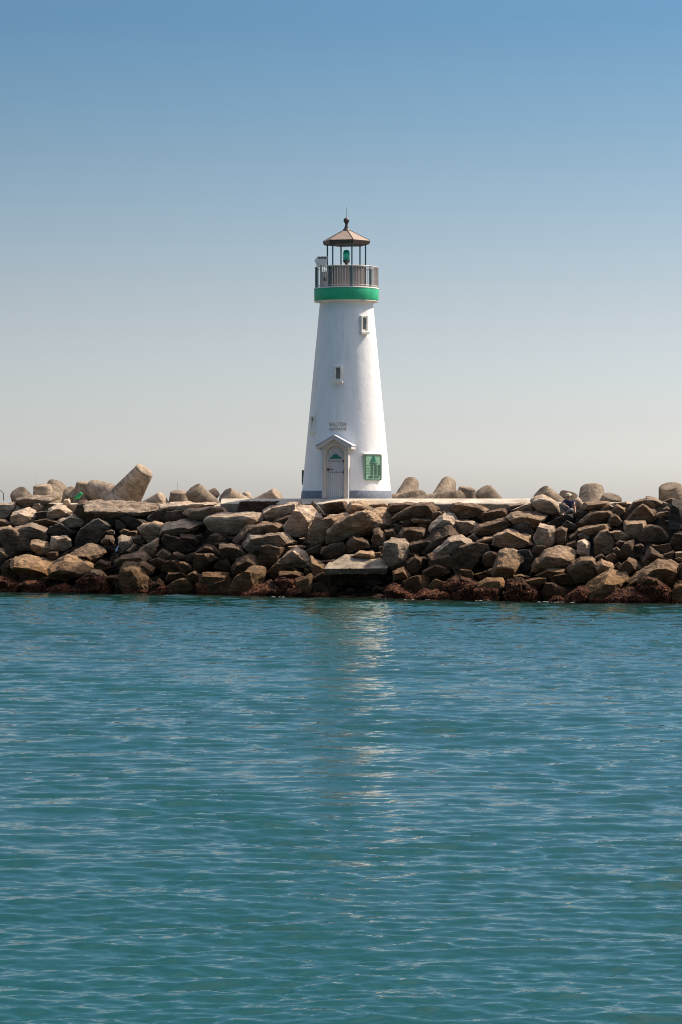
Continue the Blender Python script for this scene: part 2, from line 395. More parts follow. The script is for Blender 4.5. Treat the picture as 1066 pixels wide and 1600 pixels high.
ROCKS = """
@A 0 770
p1 0,100 140,95 150,125 100,205 40,240 0,245
p2 160,60 250,25 400,30 540,35 535,60 300,95 250,140 200,130 170,110
p1 300,140 320,105 370,95 400,130 380,165 340,175
p1 585,110 600,65 640,60 655,100 630,130
p2R 115,210 130,185 260,148 320,175 328,230 300,280 180,300 120,280
p2 440,230 455,150 530,115 600,120 660,180 655,215 560,235
b1 700,170 735,95 800,85 870,120 905,230 860,285 810,290 760,230
g0 330,190 430,178 445,200 420,245 340,245
t1 0,255 60,262 130,300 100,320 0,330
t1 0,330 90,310 120,340 60,420 30,460 0,440
b1 310,270 430,240 560,260 560,290 470,320 380,320
p1 120,345 290,285 350,310 470,350 470,400 430,455 300,440 220,400
b0R 40,470 60,400 110,345 200,360 235,430 290,470 290,540 150,600 60,590
p1 560,260 680,215 760,240 805,290 790,318 700,330 620,310
g0 455,370 480,330 560,320 600,300 720,370 690,400 620,440 500,410
p1L 460,480 480,415 600,405 640,440 650,500 560,540 480,530
t2R 300,450 350,440 430,460 460,530 440,570 380,560 320,510
g0 700,430 760,340 930,262 1030,320 1000,360 960,420 900,480 760,500 700,500
b2 940,450 980,400 1040,400 1060,440 1050,480 990,495
p1 990,360 1030,340 1066,350 1066,390 1010,385
t2 0,515 30,530 70,590 30,610 0,610
b1 430,570 460,550 540,545 545,590 500,625 450,610
b0 20,720 60,650 110,630 160,690 200,800 180,830 30,830
t3 110,650 150,600 260,590 400,610 500,640 470,720 450,780 380,770 210,765 160,700
t3 620,600 700,540 830,475 910,495 970,560 940,590 880,620 850,660 700,630
t3 465,700 480,675 520,640 620,600 800,640 860,690 850,740 700,805 620,805 470,780
b0 200,765 370,765 450,790 430,815 300,825 210,815
w1 190,840 260,825 370,830 390,870 370,905 230,905
w1 0,790 60,820 170,830 200,880 130,905 0,905
w1 440,905 520,870 600,845 660,890 680,915 470,918
w1 700,900 730,830 800,760 870,740 960,790 1000,850 980,915 720,918
p3 850,715 930,720 1000,790 1035,830 990,830 900,780
b1 870,680 930,625 1020,650 1020,700 960,740 900,710
t2 985,770 1066,760 1120,775 1110,800 1030,825
b1 560,590 600,560 660,560 650,600
g0 970,260 1066,245 1120,290 1066,320 1030,325
p3 800,95 900,78 1066,95 1466,102 1470,165 1360,225 1330,180 1180,215 1066,200 960,250 900,170
b0 840,260 900,170 960,250 960,290 880,310
g0 590,560 700,510 760,500 700,540 620,590
@B 180 770
p2 420,165 430,115 520,92 900,92 940,108 870,135 690,155 500,185
g0 480,185 690,160 690,200 640,240 480,280 470,220
g0 310,230 380,180 470,175 485,280 380,275 310,270
t1 640,190 690,160 830,155 900,135 1010,145 1038,190 1030,210 870,210 840,250 720,240
g0s 20,230 150,215 250,255 310,280 220,350 120,330
g0s 0,245 60,270 110,320 50,350 0,345
p3 470,290 700,238 810,280 750,350 680,395 600,385 480,375 430,365
t1 215,340 260,295 360,280 430,300 420,360 430,430 380,470 300,450 240,390
p1s 830,270 870,210 1066,195 1290,178 1380,190 1410,240 1375,275 1270,310 1170,375 1100,405 980,375 890,355
b2R 850,450 920,370 1000,355 1040,410 1030,450 960,470 880,480
b0 440,430 470,395 600,430 680,460 760,530 650,570 560,565 480,520
b2 600,385 740,400 790,450 780,490 740,490 680,450 620,420
b1 755,400 800,380 810,410 790,430 770,425
b1 45,365 80,335 130,345 120,390 70,390
b1 110,390 130,355 200,355 210,385 150,400
p2 30,430 60,405 140,410 160,450 150,490 100,510 70,560 50,500
t2 145,400 250,400 255,480 180,475 150,440
t1 200,550 260,500 380,440 400,500 370,590 330,610 260,570
t2 0,630 60,590 230,550 280,550 325,620 300,650 120,655 60,690 10,680
t1 390,580 440,520 520,570 490,620 400,600
b1R 500,630 570,545 640,590 620,625 560,640
b0 630,610 660,575 750,555 765,600 740,650 660,640
b2 760,540 850,485 910,490 1000,560 880,580 800,570
b0R 720,700 780,580 900,575 970,630 930,670 860,720 780,740
b0R 430,720 460,650 600,630 610,740 480,745
b1 600,640 640,640 710,690 720,720 650,750 610,740
t2 230,645 280,640 360,700 350,750 320,770 290,720
t2R 60,770 80,670 110,650 230,650 300,770 345,830 300,880 100,870
b1 470,810 490,740 620,735 680,780 600,800 540,820
t1 680,760 730,730 790,760 780,820 720,815
t2 780,790 810,735 930,735 1040,750 1060,800 1000,840 860,860 800,830
b0s 420,920 520,850 620,790 700,800 770,860 770,930
w1 770,850 810,855 850,925 770,935
b0 840,870 960,840 1066,810 1066,925 880,930
w2 310,915 330,860 400,805 450,830 430,900
t2 0,760 55,760 65,790 0,810
b0 80,870 130,850 300,865 310,915 90,918
b1 910,470 1020,460 1030,500 980,510 930,490
b0 330,640 400,610 490,640 420,720 360,700
g0 0,810 100,870 90,915 0,915
b0 960,640 1040,620 1080,720 1000,740 920,700
@C 360 770
p1 310,170 400,120 640,90 640,150 600,190 500,215 400,250 340,280
b0 60,180 100,90 440,85 430,115 310,140 300,180 180,190
b2 390,270 430,235 600,185 620,200 520,300 490,305
p1R 510,320 650,140 740,145 840,250 800,270 760,370 720,410 600,390 530,380
g0R 740,130 790,90 880,210 850,250 800,200
t1R 730,400 830,290 900,230 1066,210 1100,240 1000,310 940,340 920,470 800,490 740,450
t1R 920,360 970,300 1066,258 1130,240 1215,225 1400,160 1445,180 1475,240 1465,325 1390,345 1310,335 1270,400 1130,410 1060,465 930,470
b1 40,450 150,330 300,290 440,285 500,320 490,350 380,390 200,400 110,500
p1 130,490 190,400 320,405 500,370 540,400 580,470 500,500 330,490 280,530 270,600 200,560
b0 270,620 300,520 370,500 490,525 460,590 430,670 360,710 300,690
b1 -90,490 0,480 100,500 190,570 130,590 40,640 -20,650 -80,560
b2 20,690 60,630 170,580 230,610 270,680 130,730 30,760
p1 430,660 500,590 610,515 680,550 740,620 740,700 600,700 440,680
b0 340,740 440,660 580,690 620,720 480,730 400,780
t2 750,600 830,640 880,680 860,740 760,775
t1R 10,880 60,780 200,705 300,720 310,780 240,880 150,930 20,938
b2 460,740 600,725 670,750 680,800 610,810 540,770
t1 610,810 740,770 765,890 700,900 680,940 620,870
b1 760,790 850,740 930,770 930,830 800,840
w1 430,800 500,770 580,800 600,880 540,890
w3 120,945 250,880 350,830 480,840 535,900 450,955 250,955
w1 540,900 640,890 670,940 560,958
b1 700,540 840,470 830,560 740,570
b0 830,560 920,490 1040,470 1066,540 1060,600 900,620
b2 830,640 990,605 980,640 880,660
t1 540,500 690,490 690,510 560,518
p1 640,420 740,413 720,440 650,440
b1 690,700 740,720 720,765 690,740
g0 780,850 850,830 900,900 880,960 770,960
b1 580,450 620,445 620,480 590,480
b1 900,200 980,205 1000,225 890,230
b0 500,530 540,505 560,540 520,560
b0 870,110 960,95 1066,90 1080,150 960,200 890,170
@D 540 770
t2 20,170 50,85 180,80 280,130 290,160 200,200 60,215
p2 190,85 380,92 385,130 290,155 260,125
b1 370,170 430,110 560,92 640,100 560,150 420,190
b1 440,240 560,160 690,98 800,98 850,160 800,230 650,225 560,250
b0 530,290 570,210 640,200 630,300 560,325
t2 610,250 650,230 800,245 800,270 730,290 640,290
b0 620,330 700,290 760,300 740,340
b1 440,300 480,285 500,310 480,330
b0 450,340 520,310 550,350 500,400 460,390
b1 360,350 400,350 440,340 450,385 490,430 390,440 370,400
b1 490,410 540,340 590,330 720,345 730,390 700,450 560,460
b2 240,450 260,350 310,330 370,400 370,470 320,490 270,500
b1 10,480 70,400 130,430 200,450 225,510 150,525 20,560
t2 50,590 130,540 250,540 290,590 200,612
t1 270,560 320,550 330,580 280,595
b1 310,500 350,490 360,540 320,550
p1R 345,580 370,480 430,440 540,440 580,490 575,580 550,660 480,700 420,660
b1 580,470 700,460 780,445 770,470 660,560 590,550
p2 775,340 800,295 890,240 920,195 1000,210 1040,280 970,300 860,330 800,390
b2 780,450 830,360 960,300 1020,320 1060,390 950,430 870,520 800,560 720,590 670,560
p1 820,550 950,430 1066,410 1150,455 1170,480 1080,510 1066,600 1000,640 970,530
b2 765,580 960,525 985,590 1020,640 960,740 800,680
b1 720,730 840,660 940,690 960,740 870,790 730,790
b1 570,640 640,580 700,620 700,680 640,760 580,740
b2 690,600 730,585 765,610 740,650 700,640
t2 430,730 540,690 600,760 560,800 440,828
b0R 550,830 620,790 740,775 775,800 770,870 650,910 560,890
w2 400,880 450,860 640,940 620,992 440,992 380,950
w2 660,970 720,910 850,915 940,995 860,1008 700,995
w2 920,850 1000,790 1066,760 1180,810 1200,850 1066,890 940,890
w1 860,925 930,920 960,975 900,975
b0 780,870 840,810 920,830 930,900 800,915
p1 900,170 960,165 980,195 900,192
b1 970,150 1000,100 1066,92 1150,110 1250,122 1320,160 1290,215 1160,250 1060,240
p1 1020,260 1066,270 1130,260 1210,292 1160,350 1120,390 1060,380 1040,320
b1 580,560 650,560 640,590 580,600
b0 800,190 870,180 900,200 830,265 800,240
b0 960,620 1060,560 1150,640 1140,740 1020,760 980,700
@E 720 770
b1 210,190 300,170 420,140 460,180 430,240 230,275 170,240
t2 430,230 480,190 640,180 720,200 800,220 760,270 740,290 680,340 640,270 540,240 490,270
g1s 480,330 540,240 600,255 690,360 640,420 560,380
b1 100,370 180,300 400,255 460,260 490,300 380,360 240,390 150,410
t1 290,490 320,400 440,345 630,410 645,485 590,512 400,512
p1R 680,430 740,290 870,320 885,370 860,470 810,510 720,480
g1 60,420 120,385 170,430 120,475
t2 150,460 220,410 315,405 290,475 200,478
p1s 650,80 680,45 770,20 900,95 920,190 850,205 720,180 670,130
p1 480,160 540,140 600,100 640,100 690,160 600,178
p2 440,110 600,90 600,120 470,150
g0 810,290 890,240 1000,205 1060,240 1060,280 940,290 860,310
g0 920,330 990,265 1060,300 1080,350 1000,360
b1 880,470 890,340 930,315 980,345 960,480
b2 1000,410 1066,360 1090,430 1030,450
b0 -20,520 60,490 120,480 250,490 260,540 180,590 130,630 90,720 0,710
b0s 200,590 260,545 330,560 365,600 320,680 240,700 210,650
t3 300,760 380,600 360,560 420,525 550,580 575,650 480,740 460,800 350,790
g0 530,550 640,540 680,600 650,720 560,740 560,680
t2 660,740 700,640 800,530 920,500 990,530 1066,560 1050,650 960,690 840,690 720,750
t2 700,770 820,695 970,700 970,740 800,785
b0 800,790 970,750 1060,830 1050,860 850,850
t2 490,770 560,755 640,780 520,792
w2 420,900 440,810 560,790 700,880 720,960 600,992 480,985
t1 560,810 720,785 800,790 800,840 740,880 660,880
b0R 760,930 800,850 870,845 1015,910 980,980 800,1005
w1 830,1005 870,960 980,990 940,1018
t2 150,850 250,795 380,795 400,830 330,880 250,895
w1 150,890 380,885 350,945 180,940
w1 180,990 240,950 300,990 260,1013
w1 -80,900 0,860 130,835 150,880 100,930 -60,950
t1 250,710 320,690 300,760 250,750
b0 130,760 230,735 290,770 200,820
b0 0,720 100,725 130,800 40,830
b0 650,560 700,500 790,510 780,560 690,640
@F 886 770
t1 20,710 60,660 130,610 230,600 270,630 255,690 280,720 300,790 230,830 80,830 20,760
t2 250,680 320,620 420,660 430,700 360,770 300,780
t3 180,880 300,790 400,715 540,745 570,820 430,870 300,900 200,960
b1 260,600 320,570 345,590 320,630
b1R 480,690 590,605 640,630 710,715 620,740 560,780 490,710
b1 440,680 480,640 500,660 470,700
t2 570,820 700,740 850,640 960,640 1050,680 1040,780 960,860 850,840 770,770 660,810 600,850
w1 660,830 740,770 820,790 900,850 960,920 900,1000 760,960 680,880
b1 970,920 1000,870 1066,845 1110,900 1100,1000 980,990
w3 400,985 460,920 620,880 740,890 800,950 860,1015 700,1025 500,1022
b1 490,890 590,855 610,880 540,910
b0 250,940 330,925 410,960 400,1000 280,985
w2 0,965 130,870 180,890 170,960 60,990
b2 730,570 780,510 830,570 900,600 960,620 840,650 790,630
b1 900,570 990,535 990,610 940,620
b1R 480,560 560,460 620,450 625,600 500,625
b1 455,470 490,440 560,455 540,510 480,500
b1 420,520 460,500 500,540 470,580 430,560
b1 625,490 680,475 710,490 700,530 640,510
b0 360,600 420,560 480,590 430,640 370,640
t0 250,440 310,380 370,360 410,400 440,480 400,560 260,575
t1 390,365 490,350 575,395 575,440 450,440 430,400
p1R 100,560 110,450 160,435 210,470 200,585
b1 0,480 80,440 90,480 30,520
p2s 95,390 130,355 180,370 220,420 190,440 120,420
t1 30,400 90,360 110,390 80,440 40,430
t1 110,345 180,325 270,325 380,290 400,340 350,370 220,400
b1 385,280 400,215 450,200 520,270 490,310 410,320
b1 110,280 230,180 380,165 420,190 390,270 320,300 150,320
p1 300,165 400,110 440,130 380,168
t1 430,140 470,110 540,150 530,200 460,225
t2 130,130 170,85 380,85 370,115 290,165 150,170
p1 430,98 560,80 580,100 540,128 470,115
t1 530,330 545,275 600,270 720,275 725,330 650,420 560,420
b0s 650,440 680,360 760,300 860,310 940,400 930,460 700,468
b1 550,260 640,130 700,95 760,130 820,190 810,250 740,290 620,275
t1 575,160 620,80 740,55 820,80 830,140 760,130 700,110 640,140
p2 740,40 830,50 900,90 870,130 820,110
t1 820,210 850,180 940,170 940,220 860,235
p1 890,150 930,125 955,155 940,178
t1 900,80 960,50 1040,70 1030,105 970,105
g1R 935,320 960,180 990,90 1080,110 1110,200 1100,330 980,350
b0 950,480 1000,390 1066,390 1120,450 1100,520 1000,530
b0 790,490 940,480 960,540 850,570
t1 1000,550 1066,550 1110,580 1090,605 1010,595
b1 1000,610 1050,595 1080,640 1030,635
b0 700,640 740,590 800,640 730,690
p2s 70,60 110,40 145,80 140,140 90,155 78,100
g0 65,200 90,180 200,175 190,210 120,245 80,240
b1 1040,690 1080,640 1130,700 1110,820 1045,800
b0 540,190 580,150 600,200 570,250 530,240
"""
TONE = {'p': 'pale', 't': 'tan', 'b': 'brown', 'g': 'dark grey', 'w': 'red-brown weedy'}
ZONES = [(0, 70, 'at the far left end'), (70, 168, 'below the bright green cloth'),
         (168, 250, 'below the leaning tetrapod leg'), (250, 345, 'below the stepped path corner'),
         (345, 470, 'left below the lighthouse'), (470, 540, 'below the lighthouse door'),
         (540, 625, 'below the green plaque'), (625, 710, 'below the domed tetrapods'),
         (710, 800, "below the platform's right end"), (800, 870, 'left of the seated person'),
         (870, 930, 'below the seated person'), (930, 1000, 'right of the seated person'),
         (1000, 1200, 'at the right edge')]
ROWS = [(0, 803, 'in top row'), (803, 835, 'in upper row'), (835, 868, 'in middle row'),
        (868, 900, 'in lower row'), (900, 960, 'at the waterline')]
def poly_area(p): return abs(sum(p[i][0] * p[i - 1][1] - p[i - 1][0] * p[i][1] for i in range(len(p)))) / 2
def boulders():
    recs = []; x0 = y0 = 0; zoom = 1066 / 180; k = 0
    for ln in ROCKS.strip().splitlines():
        if ln[0] == '@':
            _, a, b_ = ln.split(); x0 = float(a); y0 = float(b_); continue
        parts = ln.split(); code = parts[0]
        poly = [(x0 + float(q.split(',')[0]) / zoom, y0 + float(q.split(',')[1]) / zoom) for q in parts[1:]]
        k += 1
        rg = random.Random(k * 13)
        tone, lit = code[0], int(code[1])
        xs = [p[0] for p in poly]; ys = [p[1] for p in poly]
        pw, ph = max(xs) - min(xs), max(ys) - min(ys)
        cx, cy = (max(xs) + min(xs)) / 2, (max(ys) + min(ys)) / 2
        d = slope_d(cx, cy + 0.1 * ph) + ((0.45, 0.0, -0.12, -0.15)[lit] + rg.uniform(-0.28, 0.28)) * min(1.0, math.sqrt(pw * ph) / 30)
        s = d / F
        area = poly_area(poly)
        size = math.sqrt(area) * s
        t = max(0.10, min(0.56 * pw * s, (0.78 + 0.14 * lit) * ph * s + 0.08, 1.4))
        base = at(cx, max(ys), d)
        P = [((x - cx) * s * 1.11, -(y - max(ys)) * s * 1.09) for x, y in poly]
        hz = ph * s
        pts = []
        fdrop = [0.02, 0.17, 0.34, 0.56][lit]
        lean = -0.22 * pw * s if 'R' in code else (0.22 * pw * s if 'L' in code else rg.uniform(-.10, .03) * pw * s)
        if lit == 3: lean -= 0.08 * pw * s
        cs = 0.62 if ('R' in code or 'L' in code) else 0.84 - 0.06 * lit
        tilt = rg.uniform(-0.14, 0.14)
        for (x, z) in P:
            q = z / hz                                     # 0 foot .. 1 top of the outline
            pts.append(Vector((x, rg.uniform(-.10, .10) * t + 0.35 * t * q, z)))
            zf = z * (1 - fdrop) + tilt * x * 0.6
            pts.append(Vector((x * cs + lean, -t * (0.34 + 0.72 * q) * rg.uniform(0.85, 1.05), min(max(zf, 0.04 * hz), z + 0.02))))
            pts.append(Vector((x * 0.8, t * rg.uniform(0.8, 1.15), z * 0.86)))
        if base.z < 0.45:                                   # stones of the water line go down into the water
            for (x, z) in P:
                if z < 0.5 * hz:
                    pts.append(Vector((x * 0.95, 0, z - base.z - 0.4))); pts.append(Vector((x * 0.8, -0.5 * t, z - base.z - 0.4)))
        edge = max(0.045, min(0.10, size * 0.085))
        rounded = 's' in code
        sm = 3 if rounded else (1 if rg.random() < 0.35 else 0)
        amp = (0.05 if rounded else 0.105) * (0.35 + size)
        me = hull_mesh('boulder' if size > 0.55 else 'rock', pts, edge, sm, amp, k, 0.10 if tone == 'w' else 0.0)
        noun = 'boulder' if size > 0.55 else 'rock'
        o = obj_from(noun, me, M[tone], base)
        asp = pw / max(ph, 1)
        shape = 'long flat' if asp > 2.3 else 'wide' if asp > 1.6 else 'tall' if asp < 0.85 else ''
        mag = 'huge' if size > 1.5 else 'large' if size > 0.95 else 'medium' if size > 0.55 else 'small'
        recs.append(dict(o=o, look=' '.join(f"{mag} {TONE[tone]} {'rounded' if rounded else ''} {shape} {noun}".split()),
                         cx=cx, cy=cy, poly=poly, d=d))
    # labels: look + row + landmark; equal ones are told apart by their order
    groups = {}
    for r in recs:
        row = next(n for a, b_, n in ROWS if a <= r['cy'] < b_)
        zone = next(n for a, b_, n in ZONES if a <= r['cx'] < b_ or b_ == 1200)
        groups.setdefault((r['look'], row, zone), []).append(r)
    for (look, row, zone), rs in groups.items():
        rs.sort(key=lambda r: r['cx'])
        for i, r in enumerate(rs):
            n = len(rs)
            if n == 1: pre = ''
            elif n == 2: pre = ('left ', 'right ')[i]
            elif n == 3: pre = ('leftmost ', 'middle ', 'rightmost ')[i]
            else: pre = ('leftmost ', 'second from left ', 'third from left ', 'fourth from left ', 'fifth from left ')[i]
            tag(r['o'], f"{pre}{look} {row} {zone}", look.split()[-1], 'boulders heaped on the breakwater slope')
    return recs
recs = boulders()

# small broken stone filling the gaps
def rubble():
    rg = random.Random(3); b = MB()
    for i in range(1500):
        x = rg.uniform(-19, 19); s = rg.uniform(-0.4, 7.3); r = rg.choice([0.10, 0.14, 0.18, 0.24, 0.32])
        c = Vector((x, yw(x) + s, K * s - 0.50 - 0.45 * r + rg.uniform(-.25, .08)))
        bm = bmesh.new()
        for _ in range(14):
            v = Vector((rg.gauss(0, 1), rg.gauss(0, 1), rg.gauss(0, 1))).normalized() * r * rg.uniform(0.75, 1.15)
            bm.verts.new(c + Vector((v.x * 1.25, v.y, v.z * 0.75)))
        bmesh.ops.convex_hull(bm, input=bm.verts)
        loose = [v for v in bm.verts if not v.link_faces]
        bmesh.ops.delete(bm, geom=loose, context='VERTS')
        bm.verts.index_update()
        b.add([v.co.copy() for v in bm.verts], [[v.index for v in f.verts] for f in bm.faces]); bm.free()
    tag(b.build('rubble', M['core']), 'small broken stones filling the gaps between the boulders', None, None, 'stuff')
rubble()

# seaweed hanging on the water line stones
def seaweed():
    rg = random.Random(9); vs = []; fs = []
    for r in recs:
        o = r['o']; me = o.data
        weedy = me.materials[0].name == 'weedy_stone'
        zoff = o.location.z
        for poly in me.polygons:
            c = poly.center; z = c.z + zoff
            top = 0.75 if weedy else 0.22
            if z > top or z < -0.08 or c.y > 0.25: continue
            if noise.noise(Vector(((c.x + o.location.x) * 1.6, z * 2.5, o.location.y))) < (-0.22 if weedy else 0.08): continue
            for _ in range(2 if weedy else 1):
                if rg.random() > 0.5: continue
                p = o.location + c + poly.normal * 0.01
                up = Vector((rg.uniform(-.8, .8), -0.3, -1)).normalized()
                dr = (poly.normal * rg.uniform(0.15, 0.6) + up * 0.9).normalized()
                sd = dr.cross(poly.normal)
                if sd.length < 0.1: continue
                sd.normalize(); l = rg.uniform(0.05, 0.12); wd = l * rg.uniform(0.16, 0.30)
                a = len(vs)
                vs += [p - sd * wd * 0.5, p + sd * wd * 0.5, p + dr * l * 0.6 + sd * wd, p + dr * l + poly.normal * 0.02, p + dr * l * 0.6 - sd * wd]
                fs.append((a, a + 1, a + 2, a + 3, a + 4))
    b = MB(); b.add(vs, fs, False)
    m, nt, p = mat('seaweed_frond')
    n = noise_n(nt, N(nt, 'ShaderNodeNewGeometry').outputs['Position'], 5.5, 4, 0.7)
    rr = ramp(nt, n.outputs['Fac'], [(0.33, (0.02, 0.012, 0.008)), (0.49, (0.085, 0.030, 0.016)), (0.60, (0.21, 0.074, 0.033)), (0.73, (0.36, 0.20, 0.10))])
    L(nt, rr.outputs['Color'], p.inputs['Base Color']); p.inputs['Roughness'].default_value = 0.85; p.inputs['Specular IOR Level'].default_value = 0.15
    me = bpy.data.meshes.new('seaweed'); me.from_pydata([tuple(v) for v in vs], [], fs); me.update()
    tag(obj_from('seaweed', me, m, (0, 0, 0)), 'red-brown seaweed hanging on the rocks along the waterline', None, None, 'stuff')
    print('fronds', len(fs))
seaweed()

# small wash of foam where the water laps at the stones
def foam():
    rg = random.Random(21); b = MB()
    for i in range(260):
        x = rg.uniform(-16.5, 15)
        if noise.noise(Vector((x * 0.55, 2.2, 0))) < 0.16: continue
        y = yw(x) - rg.uniform(0.15, 1.0) ** 1.3; r = rg.uniform(0.01, 0.03); n = 7
        st = rg.uniform(1.2, 3.2)
        ring_ = [(x + r * st * math.cos(a) * rg.uniform(.6, 1.2), y + r * math.sin(a) * rg.uniform(.6, 1.2)) for a in [2 * math.pi * k / n for k in range(n)]]
        vs = [(u, v, 0.012) for u, v in ring_] + [(x + (u - x) * .5, y + (v - y) * .5, 0.03) for u, v in ring_]
        b.add(vs, [(k, (k + 1) % n, n + (k + 1) % n, n + k) for k in range(n)] + [tuple(range(n, 2 * n))], True)
    tag(b.build('sea_foam', M['foam']), 'flecks of white foam lapping at the foot of the rocks', None, None, 'stuff')
M['foam'] = plain('foam_white', (0.22, 0.235, 0.23), 0.8, var=0.3)
foam()

# ------------------------------------------------------------------ concrete path and platform
def deck(name, xa, xb, top, depth, label, drop):
    rough_e = 1.0 if name == 'concrete_platform' else 3.2
    xs = np.arange(xa, xb + 0.01, 0.3); vs = []; fs = []
    prof = [(0.35, -0.75), (0.05, -drop - 0.10), (0.0, -drop - 0.02), (0.06, -drop + 0.02), (1.3, 0.0), (depth - 0.1, 0.0), (depth, -0.05), (depth, -0.6)]
    for x in xs:
        for j, (s, z) in enumerate(prof):
            n = rough_e * (noise.noise(Vector((x * 0.9, j * 0.1, top))) * 0.10 + noise.noise(Vector((x * 3.1, 5, top))) * 0.06)
            vs.append((x, ye(x) + s - 0.05 + (n if j < 4 else 0), top + z + (0.10 * n + 0.03 * rough_e * noise.noise(Vector((x * 1.7, 9, 1))) if j in (1, 2, 3) else 0)))
    m = len(prof)
    for i in range(len(xs) - 1):
        for j in range(m - 1): fs.append((i * m + j, (i + 1) * m + j, (i + 1) * m + j + 1, i * m + j + 1))
    fs.append(tuple(range(m))); fs.append(tuple(reversed(range(len(vs) - m, len(vs)))))
    b = MB(); b.add(vs, fs, False); tag(b.build(name, M['deck']), label, None, None, 'structure')
deck('concrete_path', -45, -5.45, H - 0.22, 6.4, 'sunlit concrete path along the top of the breakwater', 0.05)
deck('concrete_platform', -5.4, 8.2, H, 7.0, 'raised concrete platform that carries the lighthouse', 0.22)
deck('concrete_walkway', 8.25, 45, H - 0.16, 6.4, 'concrete walkway behind the boulders on the right', 0.05)

# two stacked slabs on the slope
def slab(px0, px1, py_top, py_bot, depthm, tilt, label, d, seed):
    s = d / F; w_ = (px1 - px0) * s; hh = (py_bot - py_top) * s
    rg = random.Random(seed); pts = []
    outline = [(-0.5, 0), (-0.47, -0.03), (0.46, 0), (0.5, 0.08), (0.45, 0.6), (0.36, 1.0), (-0.16, 1.0), (-0.42, 0.45)]
    for (x, y) in outline:
        for z in (0, hh):
            u = 0.30 * (1 - y) if z == 0 else 0.0           # slanted back underneath, shaped to keep the front face dark
            pts.append(Vector((x * w_ * (1 - 0.25 * u), y * depthm + u, z + y * depthm * tilt)))
    me = hull_mesh('concrete_slab', pts, 0.07, 0, 0.09, seed)
    o = obj_from('concrete_slab', me, M['slab'] if seed == 301 else M['g'], at((px0 + px1) / 2, py_bot, d));  # lower slab gets darker stone: shade under the overhang put into its colour
    tag(o, label, 'slab', 'broken concrete slabs'); return o
d0 = slope_d(558, 893) - 0.55
slab(506, 607, 888, 897, 1.5, 0.36, 'broken concrete slab with sunlit top, lying on a lower slab by the water', d0, 301)
slab(513, 612, 898, 916, 1.4, 0.02, 'thick concrete slab, darkened as shade, lying under the sunlit slab near the waterline', d0 + 0.75, 302)

# ------------------------------------------------------------------ tetrapods
def tetra_mesh(seed):
    b = MB(); Lg = 2.05
    dirs = [Vector((0, 0, 1))]
    for k in range(3):
        a = 2 * math.pi * k / 3
        dirs.append(Vector((math.sin(R(109.47)) * math.cos(a), math.sin(R(109.47)) * math.sin(a), math.cos(R(109.47)))))
    for dd in dirs:
        m = dd.to_track_quat('Z', 'Y').to_matrix().to_4x4()
        prof = [(0.80, -0.1)] + [(0.80 - 0.36 * q, q * (Lg - 0.06)) for q in np.linspace(0, 1, 9)] + [(0.42, Lg - 0.015), (0.39, Lg), (0.2, Lg + 0.005), (0.02, Lg + 0.006)]
        b.lathe(prof, 40, m)
    off = Vector((seed * 5.3, seed, 0))
    out = []
    for v in b.v:
        p = Vector(v); n = noise.noise(p * 1.6 + off) * 0.035 + noise.noise(p * 5 + off) * 0.016
        out.append(tuple(p + p.normalized() * n + Vector((noise.noise(p * 4 + off), noise.noise(p * 4 - off), 0)) * 0.012))
    b.v = out
    return b, Lg
def tetrapod(px, py, back, dr, ref, label, scale=1.0, i=0):
    b, Lg = tetra_mesh(i)
    bx = (px - 533) / F
    d = (119.0 + 7.5 + back) / (1 + 0.55 * bx)
    tip = at(px, py, d); dr = Vector(dr).normalized()
    c = tip - dr * Lg * scale
    o = b.build('tetrapod', M['tet'])
    xa = Vector(ref) if ref else Vector((0.13 * math.sin(i * 2.1), 0.2, -1))
    xa = (xa - dr * xa.dot(dr)).normalized(); ya = dr.cross(xa)
    q = Matrix((xa, ya, dr)).transposed().to_4x4()
    o.matrix_world = Matrix.Translation(c) @ q @ Matrix.Scale(scale, 4)
    tag(o, label, 'tetrapod', 'concrete tetrapods behind the path')
    try: o.data.set_sharp_from_angle(angle=R(40))
    except Exception: pass
